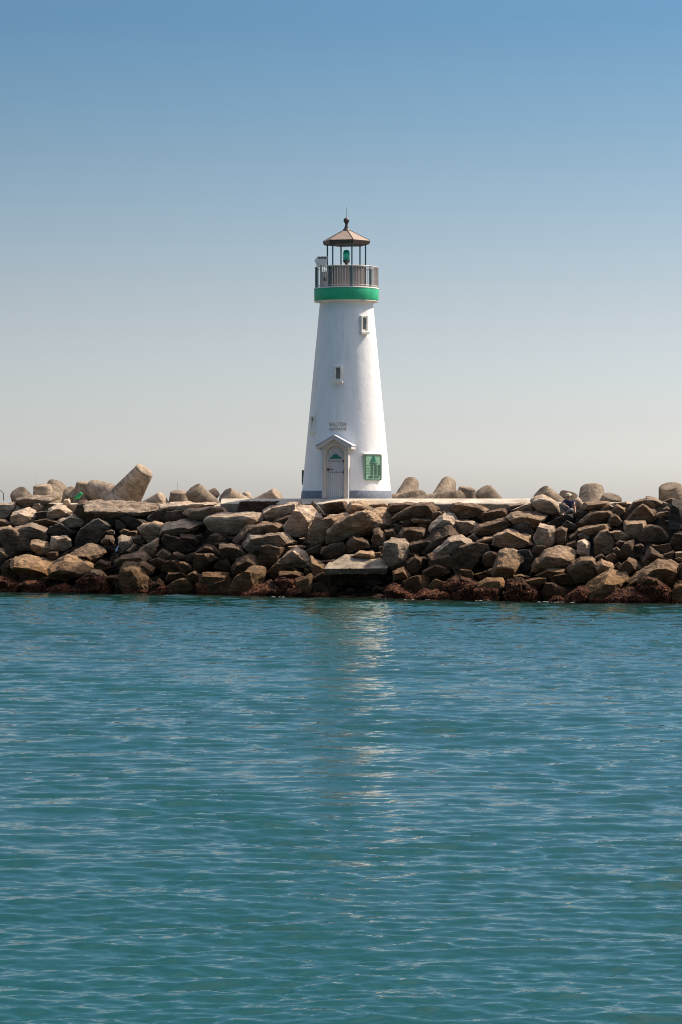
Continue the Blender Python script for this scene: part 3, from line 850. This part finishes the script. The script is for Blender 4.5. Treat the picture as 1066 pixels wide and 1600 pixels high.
TET = [
 (28, 769, 8.2, (-.35, -.55, .7), 0, 'rounded concrete tetrapod leg at the far left of the skyline', 1.0),
 (66, 758, 8.4, (-.1, -.16, .97), 0, 'upright tetrapod leg with flat lit top left of a dark cone', 1.0),
 (90, 757, 9.6, (.30, .45, .80), 0, 'dark tetrapod leg rising behind the path, left of the green cloth', 1.1),
 (111, 768, 8.3, (.05, -.7, .7), 0, 'tetrapod leg end facing the water right behind the green cloth', 0.85),
 (133, 754, 8.6, (.1, -.16, .95), 0, 'upright flat-topped tetrapod leg just right of the green cloth', 0.95),
 (161, 762, 8.6, (0, -.2, .95), 0, 'low upright tetrapod leg left of the big leaning one', 0.9),
 (227, 734, 8.2, (.56, -.34, .76), (-.5, -.5, -.6), 'tallest tetrapod, thick leg leaning right with a sunlit round end', 1.06),
 (256, 779, 7.6, (.72, -.35, .58), 0, 'low tetrapod leg lying toward the right of the leaning one', 0.9),
 (279, 768, 8.4, (0, -.18, .95), 0, 'short upright tetrapod leg beside the pale cone', 0.9),
 (301, 764, 7.8, (-.55, -.32, .72), 0, 'pale cone-shaped tetrapod leg pointing up left', 1.0),
 (339, 768, 11.5, (.75, .3, .6), 0, 'small dark tetrapod leg end between two pale ones', 0.55),
 (352, 773, 7.8, (-.66, -.42, .58), 0, 'pale tetrapod leg lying low at the left end of the platform', 1.0),
 (382, 772, 12, (-.35, .3, .8), 0, 'small distant tetrapod tip peeking over a lying leg', 0.6),
 (436, 774, 7.9, (.72, -.30, .58), 0, 'tetrapod leg with dark round end just left of the lighthouse', 1.0),
 (577, 790, 7.9, (-1, -.15, 0), (0, .7, .70), 'tetrapod with a domed leg directly right of the lighthouse', 0.8),
 (635, 790, 7.6, (-1, -.15, 0), (0, .7, .70), 'second domed tetrapod farther right of the lighthouse', 0.8),
 (731, 762, 9.2, (.2, -.18, .95), 0, 'short upright tetrapod leg between dome and cone', 0.9),
 (755, 766, 8.2, (-.48, -.36, .78), 0, 'grey cone-shaped tetrapod leg at the right end of the platform', 1.0),
 (845, 769, 8.0, (-.62, -.30, .70), 0, 'smooth grey tetrapod leg left of the seated person', 1.0),
 (890, 770, 9.6, (.3, .2, .9), 0, 'sunlit tetrapod top behind the seated person', 0.9),
 (925, 762, 9.2, (.03, .40, .88), 0, 'broad pyramid-like tetrapod right of the seated person', 1.2),
 (957, 775, 7.6, (.2, -.35, .9), 0, 'pointed pale tetrapod leg in front of the broad pyramid one', 1.0),
 (1047, 759, 7.8, (-.2, -.25, .92), 0, 'large tetrapod leg standing at the right edge of the skyline', 1.15),
]
for i, a in enumerate(TET): tetrapod(*a, i=i)

# ------------------------------------------------------------------ lighthouse
X0 = (541.5 - 533) / F * CAMD
LH = empty('lighthouse', (X0, 0, H)); tag(LH, 'white tapered lighthouse with green gallery band and open lantern', 'lighthouse')
def pz(py): return (778.0 - py) / 34.7
def rad(z): return 2.03 - 0.0945 * z
b = MB(); ztop = pz(472)
prof = [(rad(z), z) for z in np.linspace(pz(766) , ztop, 40)]
b.lathe(prof + [(1.26, ztop + 0.03), (1.40, ztop + 0.10)], 96, caps=False)
b.build('tower', M['tower'], LH)
b = MB(); zb = pz(766)
b.lathe([(2.06, -0.25), (2.055, 0), (rad(zb) + 0.022, zb - 0.01), (rad(zb) + 0.012, zb + 0.005), (rad(zb) - 0.1, zb + 0.006)], 96, caps=False)
b.build('base_band', M['bluegrey'], LH)
# gallery
G0, G1 = pz(469.5), pz(451.5)
b = MB(); b.lathe([(1.38, G0 - 0.012), (1.445, G0), (1.452, G0 + 0.02), (1.452, G1 - 0.02), (1.445, G1), (1.30, G1 + 0.002)], 96, caps=False)
b.build('gallery_band', M['green'], LH)
b = MB(); b.lathe([(1.46, G1 + 0.004), (1.465, G1 + 0.05), (1.40, G1 + 0.055), (0.02, G1 + 0.06)], 96, caps=False)
gf = b.build('gallery_floor', M['cream'], LH)
b = MB(); b.lathe([(1.0, G0 - 0.02), (1.442, G0 - 0.016), (1.442, G0 - 0.05), (1.20, G0 - 0.09)], 96, caps=False)
b.build('gallery_soffit', M['cream'], LH)
for ph in (-63, 36):
    b = MB(); b.box((0, -1.32, G0 - 0.06), (0.16, 0.18, 0.12), Matrix.Rotation(R(ph), 4, 'Z'), 0.01)
    b.build('drain_box', M['boxgrey'], LH)
# railing
ZR = pz(417.5)
b = MB()
def ring(b, r, z, t):
    vs = []; fs = []; n = 72
    for i in range(n):
        a = 2 * math.pi * i / n
        for j in range(8):
            c = 2 * math.pi * j / 8; rr = r + t * math.cos(c)
            vs.append((rr * math.sin(a), -rr * math.cos(a), z + t * math.sin(c)))
    for i in range(n):
        for j in range(8):
            fs.append((i * 8 + j, ((i + 1) % n) * 8 + j, ((i + 1) % n) * 8 + (j + 1) % 8, i * 8 + (j + 1) % 8))
    b.add(vs, fs, True)
ring(b, 1.41, ZR, 0.026); ring(b, 1.41, G1 + 0.13, 0.018)
RL = b.build('railing', M['rail'], LH)
def baluster_mesh(r):
    b = MB(); b.tube((0, 0, G1 + 0.05), (0, 0, ZR), r, r, 6); return b
first = baluster_mesh(0.030).build('post', M['teal'], RL)
for i in range(9):
    o = first if i == 0 else first.copy()
    if i: col.objects.link(o)
    a = R(8 + 40 * i); o.location = (1.41 * math.sin(a), -1.41 * math.cos(a), 0); o.parent = RL
first = baluster_mesh(0.0135).build('baluster', M['rail'], RL)
n_b = 0
for i in range(72):
    if i % 8 == 0: continue
    o = first if n_b == 0 else first.copy()
    if n_b: col.objects.link(o)
    n_b += 1
    a = R(8 + 5 * i); o.location = (1.41 * math.sin(a), -1.41 * math.cos(a), 0); o.parent = RL
# drum and lantern
b = MB()
vs = []; fs = []; n = 232
for i in range(n):
    a = 2 * math.pi * i / n; r = 0.845 + (0.012 if i % 4 < 2 else -0.012)
    for z in (G1 + 0.06, ZR + 0.0): vs.append((r * math.sin(a), -r * math.cos(a), z))
for i in range(n):
    j = (i + 1) % n; fs.append((2 * i, 2 * j, 2 * j + 1, 2 * i + 1))
fs.append(tuple(2 * i + 1 for i in range(n)))
b.add(vs, fs, False); b.build('lantern_drum', M['drum'], LH)
b = MB(); b.lathe([(0.80, ZR + 0.004), (0.90, ZR + 0.004), (0.90, ZR + 0.05), (0.80, ZR + 0.05)], 64, caps=False); b.build('drum_sill', M['drum'], LH)
ZE = pz(382)
cm = MB(); cm.tube((0, 0, G1 + 0.05), (0, 0, ZE + 0.05), 0.034, 0.034, 10)
first = cm.build('lantern_column', M['teal'], LH)
for i in range(6):
    o = first if i == 0 else first.copy()
    if i: col.objects.link(o)
    a = R(16 + 60 * i); o.location = (0.885 * math.sin(a), -0.885 * math.cos(a), 0); o.parent = LH
A16 = R(16)
b = MB()
zA, zC = pz(358.5), pz(376)
b.lathe([(0.98, ZE), (1.06, ZE + 0.02), (1.10, zC - 0.02), (1.10, zC)], 6, smooth=False, a0=A16, caps=False)
b.lathe([(0.02, ZE + 0.001), (0.985, ZE + 0.0)], 6, smooth=False, a0=A16, caps=False)
RF = b.build('roof_fascia', M['dkbrown'], LH)
b = MB(); b.lathe([(1.102, zC + 0.002), (1.06, zC + 0.03), (0.12, zA), (0.02, zA + 0.02)], 6, smooth=False, a0=A16, caps=False)
RO = b.build('roof', M['roof'], LH)
b = MB()
for i in range(6):
    a = A16 + R(60 * i)
    b.tube((1.09 * math.sin(a), -1.09 * math.cos(a), zC + 0.015), (0.12 * math.sin(a), -0.12 * math.cos(a), zA + 0.01), 0.018, 0.014, 8)
b.build('roof_ridge', M['dkbrown'], RO)
b = MB(); b.lathe([(0.17, zA - 0.03), (0.15, zA + 0.04), (0.085, zA + 0.09), (0.10, zA + 0.13), (0.065, zA + 0.18), (0.06, zA + 0.27), (0.085, zA + 0.30), (0.05, zA + 0.33)], 24)
b.ball((0, 0, zA + 0.43), 0.135, 3)
b.build('finial', M['dkbrown'], RO)
b = MB(); b.tube((0, 0, zA + 0.55), (0, 0, pz(322)), 0.011, 0.006, 6); b.build('spike', M['steel'], RO)
# lamp
LA = MB(); LA.lathe([(0.11, ZR - 0.01), (0.11, ZR + 0.05), (0.07, ZR + 0.07), (0.07, ZR + 0.19), (0.15, ZR + 0.27), (0.155, ZR + 0.35)], 24)
LA = LA.build('lamp', M['steel'], LH)
b = MB(); zl = ZR + 0.35
b.lathe([(0.14, zl), (0.155, zl + 0.04), (0.15, zl + 0.16), (0.155, zl + 0.24), (0.14, zl + 0.38), (0.10, zl + 0.44), (0.02, zl + 0.46)], 24)
b.build('lens', M['lens'], LA)
# flood light and box on the gallery
zf = pz(409); xf = (502 - 541.5) / 34.7
b = MB(); b.prism([(-0.29, 0.02), (-0.16, 0.19), (0.29, 0.2), (0.27, -0.05), (0.2, -0.18), (-0.2, -0.2)], -0.17, 0.17, Matrix.Translation((xf, -0.75, zf)))
FL = b.build('floodlight', M['boxgrey'], LH)
b = MB()
for dx in (-0.07, 0.06, 0.19): b.box((xf + dx, -0.75 - 0.175, zf + 0.13), (0.10, 0.02, 0.07))
b.build('louvre', M['dkbrown'], FL)
b = MB(); b.tube((xf, -0.75, G1 + 0.06), (xf, -0.75, zf - 0.15), 0.03); b.build('bracket', M['teal'], FL)
b = MB(); b.box((-0.97, -0.55, G1 + 0.06 + 0.35), (0.30, 0.25, 0.70), None, 0.02); EB = b.build('equipment_box', M['rail'], LH)
b = MB(); b.box((-0.97, -0.68, G1 + 0.42), (0.14, 0.02, 0.16)); b.build('vent', M['dkbrown'], EB)

# things set against the round wall: frame at angle ph, height z, local x = right, local -y = out
def wall_m(ph, z, out=0.0):
    r = rad(z) + out
    return Matrix.Translation((r * math.sin(R(ph)), -r * math.cos(R(ph)), z)) @ Matrix.Rotation(R(ph), 4, 'Z')
def window(ph, pyc, hgt=0.70, wid=0.36, out=0.0):
    z = pz(pyc); m = wall_m(ph, z, out)
    fw = 0.085; b = MB()
    for sx in (-1, 1): b.box((sx * (wid / 2 - fw / 2), -0.01, 0), (fw, 0.24, hgt), m, 0.008)
    for sz in (-1, 1): b.box((0, -0.008, sz * (hgt / 2 - fw / 2)), (wid - 2 * fw - 0.002, 0.22, fw), m, 0.008)
    fr = b.build('window', M['cream'], LH)
    b = MB(); b.box((0, -0.005, 0), (wid - 2 * fw, 0.12, hgt - 2 * fw), m); b.build('pane', M['pane'], fr)
    b = MB(); b.box((0, -0.04, -hgt / 2 - 0.065), (wid + 0.08, 0.34, 0.12), m, 0.015)
    b.build('sill', M['cream'], fr)
window(35, 507); window(-13.6, 584.5, 0.66); window(-60, 661, out=-0.075)

# porch and door (front at local y=0 facing -y)
PH = -13.4
pm = Matrix.Rotation(R(PH), 4, 'Z') @ Matrix.Translation((0, -2.20, 0))
b = MB(); hw = 0.60; ze = 2.30; zap = 2.62
arc = [(-0.415, 0.0), (-0.415, 1.92)] + [(-0.415 * math.cos(t), 1.92 + 0.415 * math.sin(t)) for t in np.linspace(0.2, math.pi - 0.2, 15)] + [(0.415, 1.92), (0.415, 0.0)]
outer = []
for (x, z) in arc:
    if z <= 1.92: outer.append((hw * (1 if x > 0 else -1), z))
    else:
        k = (hw / abs(x)) if abs(x) > 1e-4 else 99
        ox, oz = x * k, 1.92 + (z - 1.92) * k
        lim = zap - (zap - ze) * abs(x) / hw
        if oz > lim or k > 3:
            # meet the gable line
            tt = (zap - 1.92) / ((z - 1.92) + (zap - ze) / hw * abs(x)); ox, oz = x * tt, 1.92 + (z - 1.92) * tt
        outer.append((ox, oz))
n = len(arc)
vs = [Vector((x, 0, z)) for x, z in arc] + [Vector((x, 0, z)) for x, z in outer] + [Vector((x, 0.16, z)) for x, z in arc] + [Vector((x, 0.16, z)) for x, z in outer]
fs = []
for i in range(n - 1):
    fs.append((i, i + 1, n + i + 1, n + i)); fs.append((i, 2 * n + i, 2 * n + i + 1, i + 1)); fs.append((n + i, n + i + 1, 3 * n + i + 1, 3 * n + i))
b.add([pm @ v for v in vs], fs)
for sx in (-1, 1): b.box((sx * (hw - 0.05), 0.46, 1.15), (0.10, 0.60, 2.30), pm)
PO = b.build('porch', M['porch'], LH)
b = MB()
i0 = 2
tr = []
for (x, z) in arc: 
    f = 1.02
    tr.append((x * f, 1.92 + (z - 1.92) * f if z > 1.92 else z))
tr2 = [(x * 1.20, 1.92 + (z - 1.92) * 1.20 if z > 1.92 else z) for x, z in arc]
vs = [Vector((x, -0.012, z)) for x, z in tr] + [Vector((x, -0.012, z)) for x, z in tr2] + [Vector((x, 0.004, z)) for x, z in tr2]
fs = [(i, i + 1, n + i + 1, n + i) for i in range(n - 1)] + [(n + i, n + i + 1, 2 * n + i + 1, 2 * n + i) for i in range(n - 1)]
b.add([pm @ v for v in vs], fs); b.build('arch_trim', M['bouncepaint'], PO)
b = MB(); ov = 0.80; zo = 2.30
for sx in (-1, 1):
    pts = [(0, zap + 0.16), (sx * ov, zo + 0.02), (sx * ov, zo - 0.12), (0, zap + 0.02)]
    b.prism(pts if sx > 0 else pts[::-1], -0.26, 0.85, pm)
b.build('canopy', M['porch'], PO)
b = MB()
for sx in (-1, 1):
    pts = [(0, zap + 0.205), (sx * (ov + 0.03), zo + 0.06), (sx * (ov + 0.03), zo + 0.022), (0, zap + 0.163)]
    b.prism(pts if sx > 0 else pts[::-1], -0.29, 0.85, pm)
b.build('canopy_roof', M['hood'], PO)
b = MB()
for i in range(9):
    x = -0.415 + 0.0461 + i * 0.0922
    top = 1.92 + math.sqrt(max(0, 0.415 ** 2 - min(abs(x) + 0.045, 0.4149) ** 2))
    b.box((x, 0.15, top / 2), (0.0922 - 0.007, 0.04, top), pm)
b.prism([(x * 0.995, z) for x, z in arc], 0.165, 0.21, pm)
DO = b.build('door', M['doorgrey'], LH)
b = MB(); pts = [(-0.30, -0.01), (-0.24, 0.03), (-0.15, 0.06), (-0.09, 0.14), (0, 0.175), (0.09, 0.14), (0.15, 0.06), (0.24, 0.03), (0.30, -0.01), (0.2, -0.035), (0, -0.03), (-0.2, -0.035)]
b.prism([(x, z + 1.80) for x, z in pts], 0.105, 0.128, pm); b.build('door_ornament', M['emblem'], DO)
for z in (1.66, 0.50 + 0.67):
    b = MB(); b.box((0.03, 0.122, z), (0.70, 0.012, 0.016), pm); b.box((0.36, 0.118, z), (0.05, 0.02, 0.10), pm); b.build('hinge', M['rust'], DO)
b = MB(); b.box((-0.33, 0.115, 1.29), (0.12, 0.03, 0.10), pm, 0.006); b.box((-0.18, 0.115, 1.29), (0.10, 0.03, 0.035), pm, 0.006); b.build('latch', M['rust'], DO)

# lettering wrapped round the wall
def letters(text, size, width, pyc, ph):
    cu = bpy.data.curves.new('lettering', 'FONT'); cu.body = text; cu.size = size; cu.extrude = 0.012
    cu.align_x = 'CENTER'; cu.align_y = 'CENTER'; cu.resolution_u = 3; cu.offset = 0.0; cu.space_character = 1.12
    to = bpy.data.objects.new('tmp', cu); col.objects.link(to)
    dg = bpy.context.evaluated_depsgraph_get()
    me = bpy.data.meshes.new_from_object(to.evaluated_get(dg)); bpy.data.objects.remove(to)
    xs = [v.co.x for v in me.vertices]; wd = max(xs) - min(xs); z0 = pz(pyc)
    for v in me.vertices:
        x = v.co.x / wd * width; z = z0 + v.co.y; r = rad(z) + 0.008 + v.co.z; a = R(ph) + x / r
        v.co = (r * math.sin(a), -r * math.cos(a), z)
    me.materials.append(M['letter'])
    o = bpy.data.objects.new('lettering', me); col.objects.link(o); o.parent = LH
letters('WALTON', 0.27, 0.80, 664, -13.3); letters('LIGHTHOUSE', 0.165, 0.80, 671.2, -13.3)

# bronze plaque
pq = wall_m(37, pz(730), 0.055)
def rrect(w_, h_, r):
    out = []
    for (cx, cz, a0) in ((w_ / 2 - r, h_ / 2 - r, 0), (-w_ / 2 + r, h_ / 2 - r, 90), (-w_ / 2 + r, -h_ / 2 + r, 180), (w_ / 2 - r, -h_ / 2 + r, 270)):
        for k in range(5): 
            a = R(a0 + 22.5 * k); out.append((cx + r * math.cos(a), cz + r * math.sin(a)))
    return out
b = MB(); b.prism(rrect(0.92, 1.15, 0.06), -0.03, 0.05, pq); b.box((-0.3, 0.14, 0.4), (0.08, 0.22, 0.08), pq); b.box((0.3, 0.14, -0.4), (0.08, 0.22, 0.08), pq)
PL = b.build('plaque', M['plaque'], LH)
b = MB()
ro, ri = rrect(0.915, 1.145, 0.06), rrect(0.84, 1.07, 0.045); nr = len(ro)
vs = [Vector((x, -0.046, z)) for x, z in ro] + [Vector((x, -0.046, z)) for x, z in ri] + [Vector((x, -0.029, z)) for x, z in ro] + [Vector((x, -0.029, z)) for x, z in ri]
fs = []
for k in range(nr):
    j = (k + 1) % nr
    fs += [(k, j, nr + j, nr + k), (k, 2 * nr + k, 2 * nr + j, j), (nr + k, nr + j, 3 * nr + j, 3 * nr + k)]
b.add([pq @ v for v in vs], fs)
b.build('plaque_rim', M['plaqued'], PL)
b = MB(); b.prism([(-0.15, 0.24), (-0.13, 0.33), (-0.05, 0.42), (0.0, 0.51), (0.05, 0.50), (0.09, 0.38), (0.13, 0.27), (0.05, 0.24)], -0.055, -0.02, pq); b.build('plaque_emblem', M['emblem'], PL)
b = MB(); rg = random.Random(2)
for (xa, xb) in ((-0.14, 0.0), (0.06, 0.21), (0.26, 0.40)):
    for k in range(13):
        z = 0.10 - k * 0.036; b.box(((xa + xb) / 2 - rg.uniform(0, 0.012), -0.035, z), ((xb - xa) * rg.uniform(0.82, 1), 0.016, 0.023), pq)
for k in range(3): b.box((0.0, -0.035, 0.19 - 0.036 * k), (0.42 - 0.1 * k, 0.016, 0.022), pq)
for k in range(4): b.box((-0.30, -0.035, 0.09 - 0.12 * k), (0.2, 0.014, 0.018), pq)
for k in range(2): b.box((-0.14, -0.035, -0.40 - 0.05 * k), (0.26 - 0.05 * k, 0.016, 0.03), pq); b.box((0.19, -0.035, -0.40 - 0.05 * k), (0.3 - 0.06 * k, 0.016, 0.03), pq)
b.build('plaque_text', M['plaqued'], PL)
b = MB(); b.box((-0.04, 0.05, 0.605), (1.02, 0.20, 0.05), pq, 0.008); b.build('plaque_ledge', M['white'], PL)
# small panel on the left flank of the tower
b = MB(); b.box((0, 0.02, 0), (0.5, 0.12, 0.66), wall_m(-97, 0.95, 0.02), 0.02); b.build('side_panel', M['plaqued'], LH)

# ------------------------------------------------------------------ seated person
def skin_obj(name, V, E, m, parent=None, sub=2):
    """V: list of (Vector, radius); E: edges."""
    me = bpy.data.meshes.new(name); me.from_pydata([tuple(v) for v, r in V], E, [])
    o = bpy.data.objects.new(name, me); col.objects.link(o)
    md = o.modifiers.new('skin', 'SKIN'); md.use_smooth_shade = True; md.branch_smoothing = 0.4
    for i, (v, r) in enumerate(V):
        sv = me.skin_vertices[0].data[i]
        sv.radius = (r, r) if not hasattr(r, '__len__') else r
        sv.use_root = (i == 0)
    s = o.modifiers.new('sub', 'SUBSURF'); s.levels = sub; s.render_levels = sub
    me.materials.append(m)
    if parent: o.parent = parent
    return o
def person():
    dP = slope_d(887, 797) - 0.25
    org = at(888, 800, dP)
    def J(px, py, fwd=0.0): return at(px, py, dP) - org + Vector((0, -fwd, 0))
    pel = J(890, 797, -0.05); wai = J(890, 792, 0.0); che = J(889.2, 785.5, 0.10); nek = J(888.4, 780.6, 0.16); hd0 = J(888.0, 778.0, 0.19); hd1 = J(887.4, 775.0, 0.20)
    sR = J(894.6, 782.2, 0.1); eR = J(897.6, 790.8, 0.08); wR = J(898.2, 798.2, 0.22); hR = J(898.4, 800.6, 0.28)
    sL = J(883.0, 782.6, 0.12); eL = J(875.8, 787.2, 0.30); wL = J(881.2, 789.4, 0.45); hL = J(883.6, 790.2, 0.50)
    pR = J(892.6, 797.6, 0.0); kR = J(891.0, 796.2, 0.44); aR = J(880.6, 803.0, 0.40); fR = J(877.2, 804.6, 0.52)
    pL = J(887.2, 797.6, 0.0); kL = J(874.4, 788.2, 0.30); aL = J(878.4, 802.6, 0.24); fL = J(880.4, 804.8, 0.42)
    V = [(pel, .13), (wai, .125), (che, (.16, .12)), (nek, .058), (hd0, .075), (hd1, (.082, .10))]
    E = [(0, 1), (1, 2), (2, 3), (3, 4), (4, 5)]
    def chain(start, items):
        prev = start
        for it in items: V.append(it); E.append((prev, len(V) - 1)); prev = len(V) - 1
        return prev
    r_h = chain(2, [(sR, .062), (eR, .043), (wR, .030), (hR, (.042, .022))])
    l_h = chain(2, [(sL, .062), (eL, .043), (wL, .030), (hL, (.042, .022))])
    for hnd, base, wr in ((r_h, hR, wR), (l_h, hL, wL)):
        dr = (base - wr).normalized(); sd = dr.cross(Vector((0, 0, 1))).normalized() if abs(dr.z) < 0.9 else Vector((1, 0, 0))
        for k, ln in enumerate((.075, .088, .082, .065)):
            f0 = base + dr * 0.05 + sd * (k - 1.5) * 0.021
            chain(hnd, [(f0, .0095), (f0 + dr * ln * 0.5 + Vector((0, 0, -0.012)), .0085), (f0 + dr * ln + Vector((0, -0.01, -0.04)), .0075)])
        t0 = base - sd * 0.035
        chain(hnd, [(t0, .0105), (t0 - sd * 0.03 + dr * 0.035, .0085)])
    chain(0, [(pR, .095), (kR, .062), (aR, .040), (fR, (.045, .03))])
    chain(0, [(pL, .095), (kL, .062), (aL, .040), (fL, (.045, .03))])
    o = skin_obj('person', V, E, M['skin'], None, 2); o.location = org
    tag(o, 'person in navy shirt and straw hat seated on the rocks, hand on knee', 'person')
    skin_obj('shirt', [(che, (.185, .15)), (wai, .155), (pel - Vector((0, 0, -0.03)), .15), (nek - Vector((0, 0, 0.03)), .085), (sR, .082), (sR.lerp(eR, .55), .068), (sL, .082), (sL.lerp(eL, .55), .068)],
             [(0, 1), (1, 2), (0, 3), (0, 4), (4, 5), (0, 6), (6, 7)], M['navy'], o)
    skin_obj('trousers', [(pel, .15), (pR, .11), (kR, .078), (kR.lerp(aR, .85), .055), (pL, .11), (kL, .078), (kL.lerp(aL, .85), .055)],
             [(0, 1), (1, 2), (2, 3), (0, 4), (4, 5), (5, 6)], M['trouser'], o)
    for a, f in ((aR, fR), (aL, fL)):
        skin_obj('shoe', [(a - Vector((0, 0, .04)), .055), (a.lerp(f, .6) - Vector((0, 0, .03)), .055), (f + (f - a) * 0.2 - Vector((0, 0, .01)), .045)], [(0, 1), (1, 2)], M['shoe'], o)
    b = MB(); tm = Matrix.Translation(hd1 + Vector((0, 0, 0.05))) @ Matrix.Rotation(R(12), 4, 'X') @ Matrix.Rotation(R(-8), 4, 'Y')
    b.lathe([(0.15, -0.025), (0.157, -0.018), (0.105, 0.0), (0.10, 0.035), (0.085, 0.062), (0.05, 0.075), (0.005, 0.078)], 28, tm)
    b.build('hat', M['hat'], o)
    b = MB(); fc = hd0.lerp(hd1, .35)
    b.ball(fc + Vector((0, -0.10, 0)), 0.018, 2, (0.8, 1.2, 1.3)); b.build('nose', M['skin'], o)
    for sx in (-1, 1):
        b = MB(); b.ball(fc + Vector((sx * 0.033, -0.088, 0.028)), 0.011, 2); b.build('eye', M['shoe'], o)
        b = MB(); b.ball(fc + Vector((sx * 0.088, 0.0, 0.01)), 0.026, 2, (0.4, 0.7, 1.2)); b.build('ear', M['skin'], o)
    b = MB(); b.ball(fc + Vector((0, -0.086, -0.038)), 0.02, 2, (1.3, 0.4, 0.35)); b.build('mouth', M['rust'], o)
person()

# ------------------------------------------------------------------ small things along the path
def cloth():
    bx = (121 - 533) / F; d = (119 + 7.9) / (1 + 0.55 * bx); base = at(121, 780, d); rg = random.Random(4)
    pts = []
    for k in range(26):
        a = rg.uniform(0, 6.28); r = rg.uniform(0.1, 0.24)
        pts.append(Vector((r * math.cos(a) * 1.05 + 0.03, r * math.sin(a) * 0.7, rg.uniform(0, 0.16) * (1.2 - r * 2.5) + (0.18 if math.cos(a) > 0.4 else 0))))
    me = hull_mesh('cloth', pts, 0.05, 1, 0.10, 77, 0.03)
    tag(obj_from('cloth', me, M['gcloth'], base), 'bright green cloth lying in a heap on the path edge', 'cloth')
cloth()
def hoop():
    bx = (0 - 533) / F; d = (119 + 7.8) / (1 + 0.55 * bx); o_ = at(-1, 779, d); b = MB(); r = 0.20; prev = None
    for k in range(17):
        a = math.pi * k / 16; p = Vector((r * math.cos(a), 0, 0.18 + r * math.sin(a)))
        if prev is not None: b.tube(prev, p, 0.022, 0.022, 8)
        prev = p
    b.tube((r, 0, -0.1), (r, 0, 0.18), 0.022); b.tube((-r, 0, -0.1), (-r, 0, 0.18), 0.022)
    tag(b.build('metal_hoop', M['steel'], None, o_), 'thin dark bent metal hoop at the left edge of the path', 'hoop')
hoop()
for px, py, py2, lb in ((56.5, 741, 768, 'thin grey pole sticking up behind the leftmost tetrapods'), (277.5, 752, 772, 'thin grey pole standing right of the leaning tetrapod leg')):
    bx = (px - 533) / F; d = (119 + 7.5 + 9.4) / (1 + 0.55 * bx); p = at(px, py2, d); q = at(px, py, d)
    b = MB(); b.tube((0, 0, 0), (0, 0, q.z - p.z), 0.012, 0.008, 6); b.tube((0, 0, -0.02), (0, 0, 0.05), 0.02, 0.016, 6)
    tag(b.build('pole', M['rail'], None, p), lb, 'pole', 'thin poles behind the path')
d = slope_d(182.5, 857) - 0.35
pts = [Vector((-.07, 0, 0)), Vector((.02, .05, 0)), Vector((.06, -.03, .05)), Vector((-.06, .02, .12)), Vector((.07, .03, .30)), Vector((.1, -.03, .26)), Vector((-.01, -.04, .18))]
tag(obj_from('litter', hull_mesh('litter', pts, 0.05, 1, 0.04, 12), M['litter'], at(182.5, 862, d)), 'small pale blue scrap of litter wedged between rocks', 'litter')
